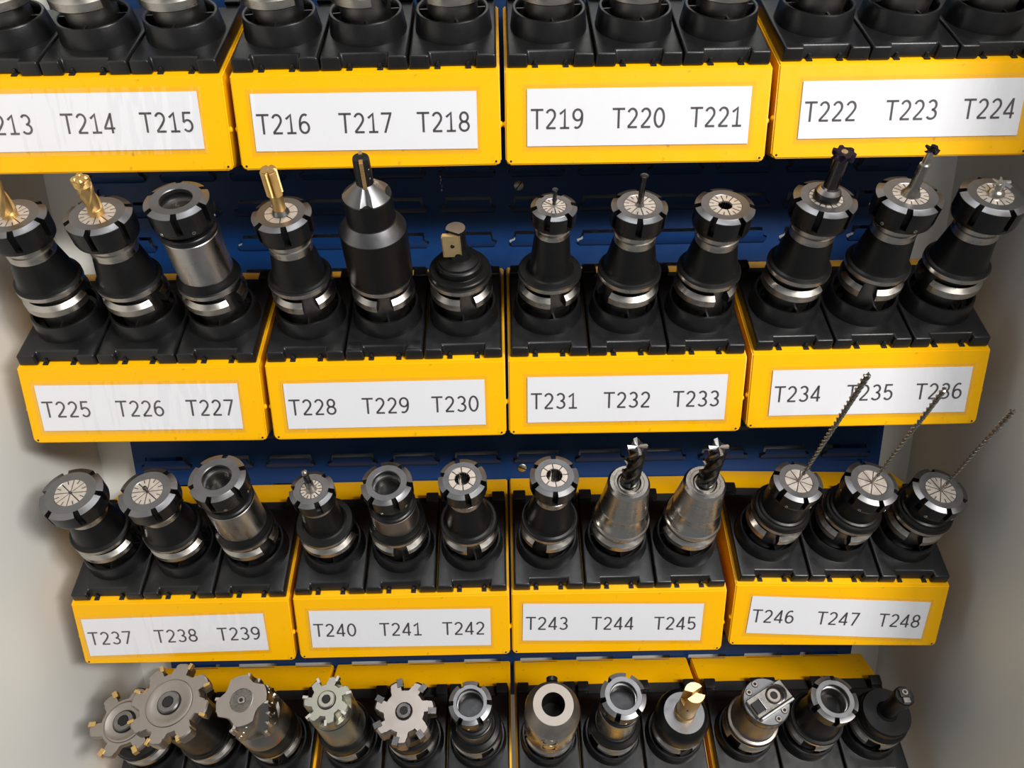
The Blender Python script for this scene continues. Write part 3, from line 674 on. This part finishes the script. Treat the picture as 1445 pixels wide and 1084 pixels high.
# c: long-edge shell mill
h = holder(251, 3, 0, 2, 'barrel-shaped silver shell mill with spiral insert rows, lowest row', -2.9, .19, 'milling_cutter_holder'); flange(h, D(FR+20))
b = MB(); b.lathe([(.0310, .0712), (.0312, .090), (.0300, .096), (.0285, .100)], OXI, 56); b.build('body', h)
pts = []
for j in range(64):
    f = (j/16) % 1; r_j = .0285 if f < .45 else .0285-.0065*math.sin((f-.45)/.55*PI)**.8; a = 2*PI*j/64; pts.append((r_j*math.cos(a), r_j*math.sin(a)))
b = MB(); twisted(b, pts, .128, .1895, .16, BRN, 16, TAN, lambda f: 1.0 if f < .97 else .96, ph=D(30))
b.lathe([(.0305, .098), (.0305, .124), (.0270, .134)], BRN, 56)
b.lathe([(.0128, .1896), (.0128, .1899), (.0122, .1900), (.0120, .1896)], CRL, 36); ct = b.build('cutter', h, ang=30)
screw_head(ct, .0042, .1894, m=TAN, hexm=BRI)
for q in range(4):
    for k in range(4):
        a = D(30)+2*PI*(.16*(1-k*.25))+q*PI/2-.04
        s_ = MB(); s_.box(.0215, .0300, -.0018, .0018, .1760-k*.0145, .1890-k*.0145, STL); io = s_.build('cutting_insert', ct, bevel=.0005, bseg=1); io.matrix_local = RZ(a)
        s_ = MB(); s_.lathe([(.0015, 0), (.0013, .0008)], BRI, 8, mx=RZ(.42) @ T((.0282, 0, .184-k*.0145)) @ RY(PI/2)); so = s_.build('insert_screw', ct); so.matrix_local = RZ(a)
b = MB(); b.lathe([(.0013, 0), (.0012, .0003)], RED, 10, mx=RZ(D(FR+50)) @ T((.0306, 0, .105)) @ RY(PI/2)); b.build('red_dot', ct)
# d: small face mill on a silver arbor
h = holder(252, 3, 1, 0, 'small tarnished face mill with seven cutting tips on a silver cylinder, lowest row', -.4, .1837, 'milling_cutter_holder'); flange(h, D(FR+42))
b = MB(); b.lathe([(.0312, .0712), (.0312, .082), (.0300, .0865), (.0275, .0885), (.0262, .0885)], OXI, 56); b.build('shoulder', h)
b = MB(); b.lathe([(.0262, .0870), (.0258, .150), (.0248, .1540), (.0243, .1545), (.0243, .1560), (.0248, .1565), (.0236, .164)], OLV, 56, mats=[OLV, OLV, OXI, OXI, OXI, OLV]); b.build('body', h, ang=25)
disc_mill(h, .0262, .0178, 7, .160, .1837, OLV, STL, .0, ph=D(10), ins=(.0052, .0034, .0070)); screw_head(h, .0094, .1838, m=OLV); 
# e: seven-tooth face mill with black inserts
h = holder(253, 3, 1, 1, 'pale face mill with seven black-tipped teeth and central socket screw, lowest row', -.9, .1357, 'milling_cutter_holder'); flange(h, D(FR+28))
b = MB(); b.lathe([(.0312, .0712), (.0314, .084), (.0300, .0880), (.0285, .0890), (.0285, .110)], OXI, 56); b.build('body', h)
disc_mill(h, .0362, .0245, 7, .108, .1357, TAN, CRB, .0, ph=D(-8), bev=.0022, tw=.38, ins=(.0085, .0075, .0110)); screw_head(h, .0092, .1358, m=CRB)
# f
straight(254, 3, 1, 2, 'grey tool holder with wide empty bore, sixth from left in the lowest row', .1630, -3.4, .0245, .0148, .0228, .100, 28, -30, mc=BRN)
# g: side-lock holder
h = holder(255, 3, 2, 0, 'thick bright silver side-lock holder with deep round bore, lowest row', 1.3, .1499); flange(h, D(FR+95), True, True)
b = MB(); b.lathe([(.0312, .0712), (.0322, .0730), (.0328, .0800), (.0328, .1270), (.0322, .1285), (.0240, .1490), (.0232, .1499), (.0135, .1499), (.0130, .1490), (.0128, .1120)], GRD, 72, cap0=False, cap1=False, mats=[GRD]*3+[GRD, FAC, FAC, FAC, GRD, OXD]); b.lathe([(.0128, .110), (.0128, .1122)], BLK, 32); b.build('body', h, ang=22)
for z in (.0930, .1160):
    b = MB(); b.lathe([(.0095, -.003), (.0095, .0007), (.0082, .0008), (.0080, .0000)], OXI, 28, mats=[GRD, GRD, OXD], cap1=True); o = b.build('side_screw', h); o.matrix_local = RZ(D(FR-8)) @ T((.0322, 0, z)) @ RY(PI/2)
b = MB(); b.lathe([(.0068, 0), (.0068, .0045), (.0055, .0055)], NUB, 24); o = b.build('clamp_screw', h); o.matrix_local = RZ(D(88)) @ T((.0320, 0, .128)) @ RY(PI/2)
# h
straight(256, 3, 2, 1, 'silver-bodied tool holder with grey nut and open bore, lowest row', .1771, -1.6, .0257, .0148, .0235, .134, 120, -20, mc=GRD)
# i: gold insert drill
h = holder(257, 3, 2, 2, 'black holder with gold indexable drill and split tip, lowest row', -2.2, .14); flange(h, D(FR+12))
b = MB(); b.lathe([(.0314, .0700), (.0322, .0770), (.0320, .0900), (.0300, .0985), (.0262, .1040), (.0240, .1056), (.0238, .1058), (.0112, .1062)], OXI, 56, mats=[OXI]*5+[NUT, NUT]); b.build('body', h, ang=25)
b = MB(); b.lathe([(.0122, .1050), (.0122, .1160), (.0110, .1180), (.0108, .1205), (.0112, .1215), (.0112, .1560)], GLD, 36); ct = b.build('cutter', h, ang=25)
for q in (0, 1):
    b = MB(); pp = [(.0112*math.cos(D(a)), .0112*math.sin(D(a))) for a in range(0, 131, 10)]+[(-.0015, .0015)]
    b.prism(pp, .1555, .1820, GLD, top=GLB); o = b.build('cutting_insert', ct, ang=30); o.matrix_local = RZ(D(35)+q*PI)
b = MB(); b.lathe([(.0012, 0), (.0012, .0006)], BLK, 12, mx=RZ(D(FR-25)) @ T((.0109, 0, .150)) @ RY(PI/2)); b.build('coolant_hole', ct)
# j: boring head
h = holder(258, 3, 3, 0, 'grey boring head with sliding block, socket screw and four small face screws, lowest row', -3.0, .1457); flange(h, D(FR-50))
b = MB(); b.lathe([(.0305, .0712), (.0300, .0740), (.0272, .0750), (.0262, .0765), (.0260, .1280)], BRN, 56); b.build('body', h, ang=25)
b = MB(); b.lathe([(.0262, .1278), (.0266, .1290), (.0266, .1425), (.0255, .1437)], CRB, 56, mats=[CRB, CRB, NUT]); hd = b.build('boring_head', h, ang=25)
aj = D(28)
for sx, sy in ((-.011, .0175), (.001, .0215), (.011, -.0175), (-.001, -.0215)):
    screw_head(hd, .0036, .1436, m=TAN, x=0, y=0).matrix_local = RZ(aj) @ T((sx, sy, 0))
b = MB(); b.box(-.0225, .0275, -.0115, .0115, .1420, .1500, CRL); o = b.build('slide_block', hd, bevel=.0008, bseg=1); o.matrix_local = RZ(aj)
s_ = MB(); s_.lathe([(.0105, .1500), (.0100, .1503)], CRB, 32, mx=T((.0105, 0, 0))); s_.lathe([(.0105, .1500), (.0100, .1503)], CRB, 32, mx=T((.0145, 0, 0))); so = s_.build('slide_recess', o)
screw_head(o, .0082, .1502, m=TAN, x=.0080, rot=.1)
s_ = MB(); s_.box(-.0205, .0265, -.0150, -.0120, .1430, .1520, BRI); s_.build('guide_plate', o, bevel=.0006, bseg=1)
s_ = MB(); s_.box(-.0215, -.0105, -.0075, .0055, .1480, .1535, OXD); s_.box(-.0105, -.0090, -.0085, .0065, .1490, .1545, BRI); s_.build('cutting_insert', o, bevel=.0004, bseg=1)
# k
h = holder(259, 3, 3, 1, 'black tool holder with chamfered nut and empty bore, second from right in the lowest row', -5.2, .1481); flange(h, D(FR-25))
cone_body(h, .0262, .0215, .1210, neck=False)
nut(h, .0262, .1481, .0225, FR-10, .0155, deep=.03)
# l: small boring bar
h = holder(260, 3, 3, 2, 'squat black holder with wide disc and small boring bar tip, lowest row', -4.0, .0921); flange(h, D(FR-25))
b = MB(); b.lathe([(.0308, .0712), (.0300, .0730), (.0292, .0735), (.0292, .0770), (.0285, .0778), (.0285, .0890), (.0270, .0918), (.0125, .0921)], OXI, 56); b.build('body', h, ang=25)
b = MB(); b.lathe([(.0125, .0915), (.0110, .0935), (.0095, .0945), (.0090, .135), (.0088, .1400)], OXI, 32); ct = b.build('boring_bar', h)
b = MB(); b.lathe([(.0095, .1385), (.0110, .1400), (.0110, .1520), (.0098, .1540)], OXI, 32); b.box(-.0055, .0055, -.002, .0070, .1535, .1570, CRB); b.build('bar_head', ct, ang=25)
screw_head(ct, .0034, .1570, m=TAN, y=.0030)
s_ = MB(); s_.box(-.0040, .0035, -.0085, -.0025, .1500, .1572, CRL); s_.build('cutting_insert', ct, bevel=.0004, bseg=1)

# ---- top row: only the lower ends are in view, the rest goes on above the frame ---------------
PH0 = [10, 62, 70, 60, 35, -55, 65, 45, 60, 20, -15, 30]
for c in range(4):
    for i in range(3):
        k = c*3+i; n = 213+k
        er(n, 0, c, i, 'black tool holder cut off by the top picture edge, standing above T%d' % n, .147, 0, .028, .015, .006, nph=PH0[k], ph=k*17)
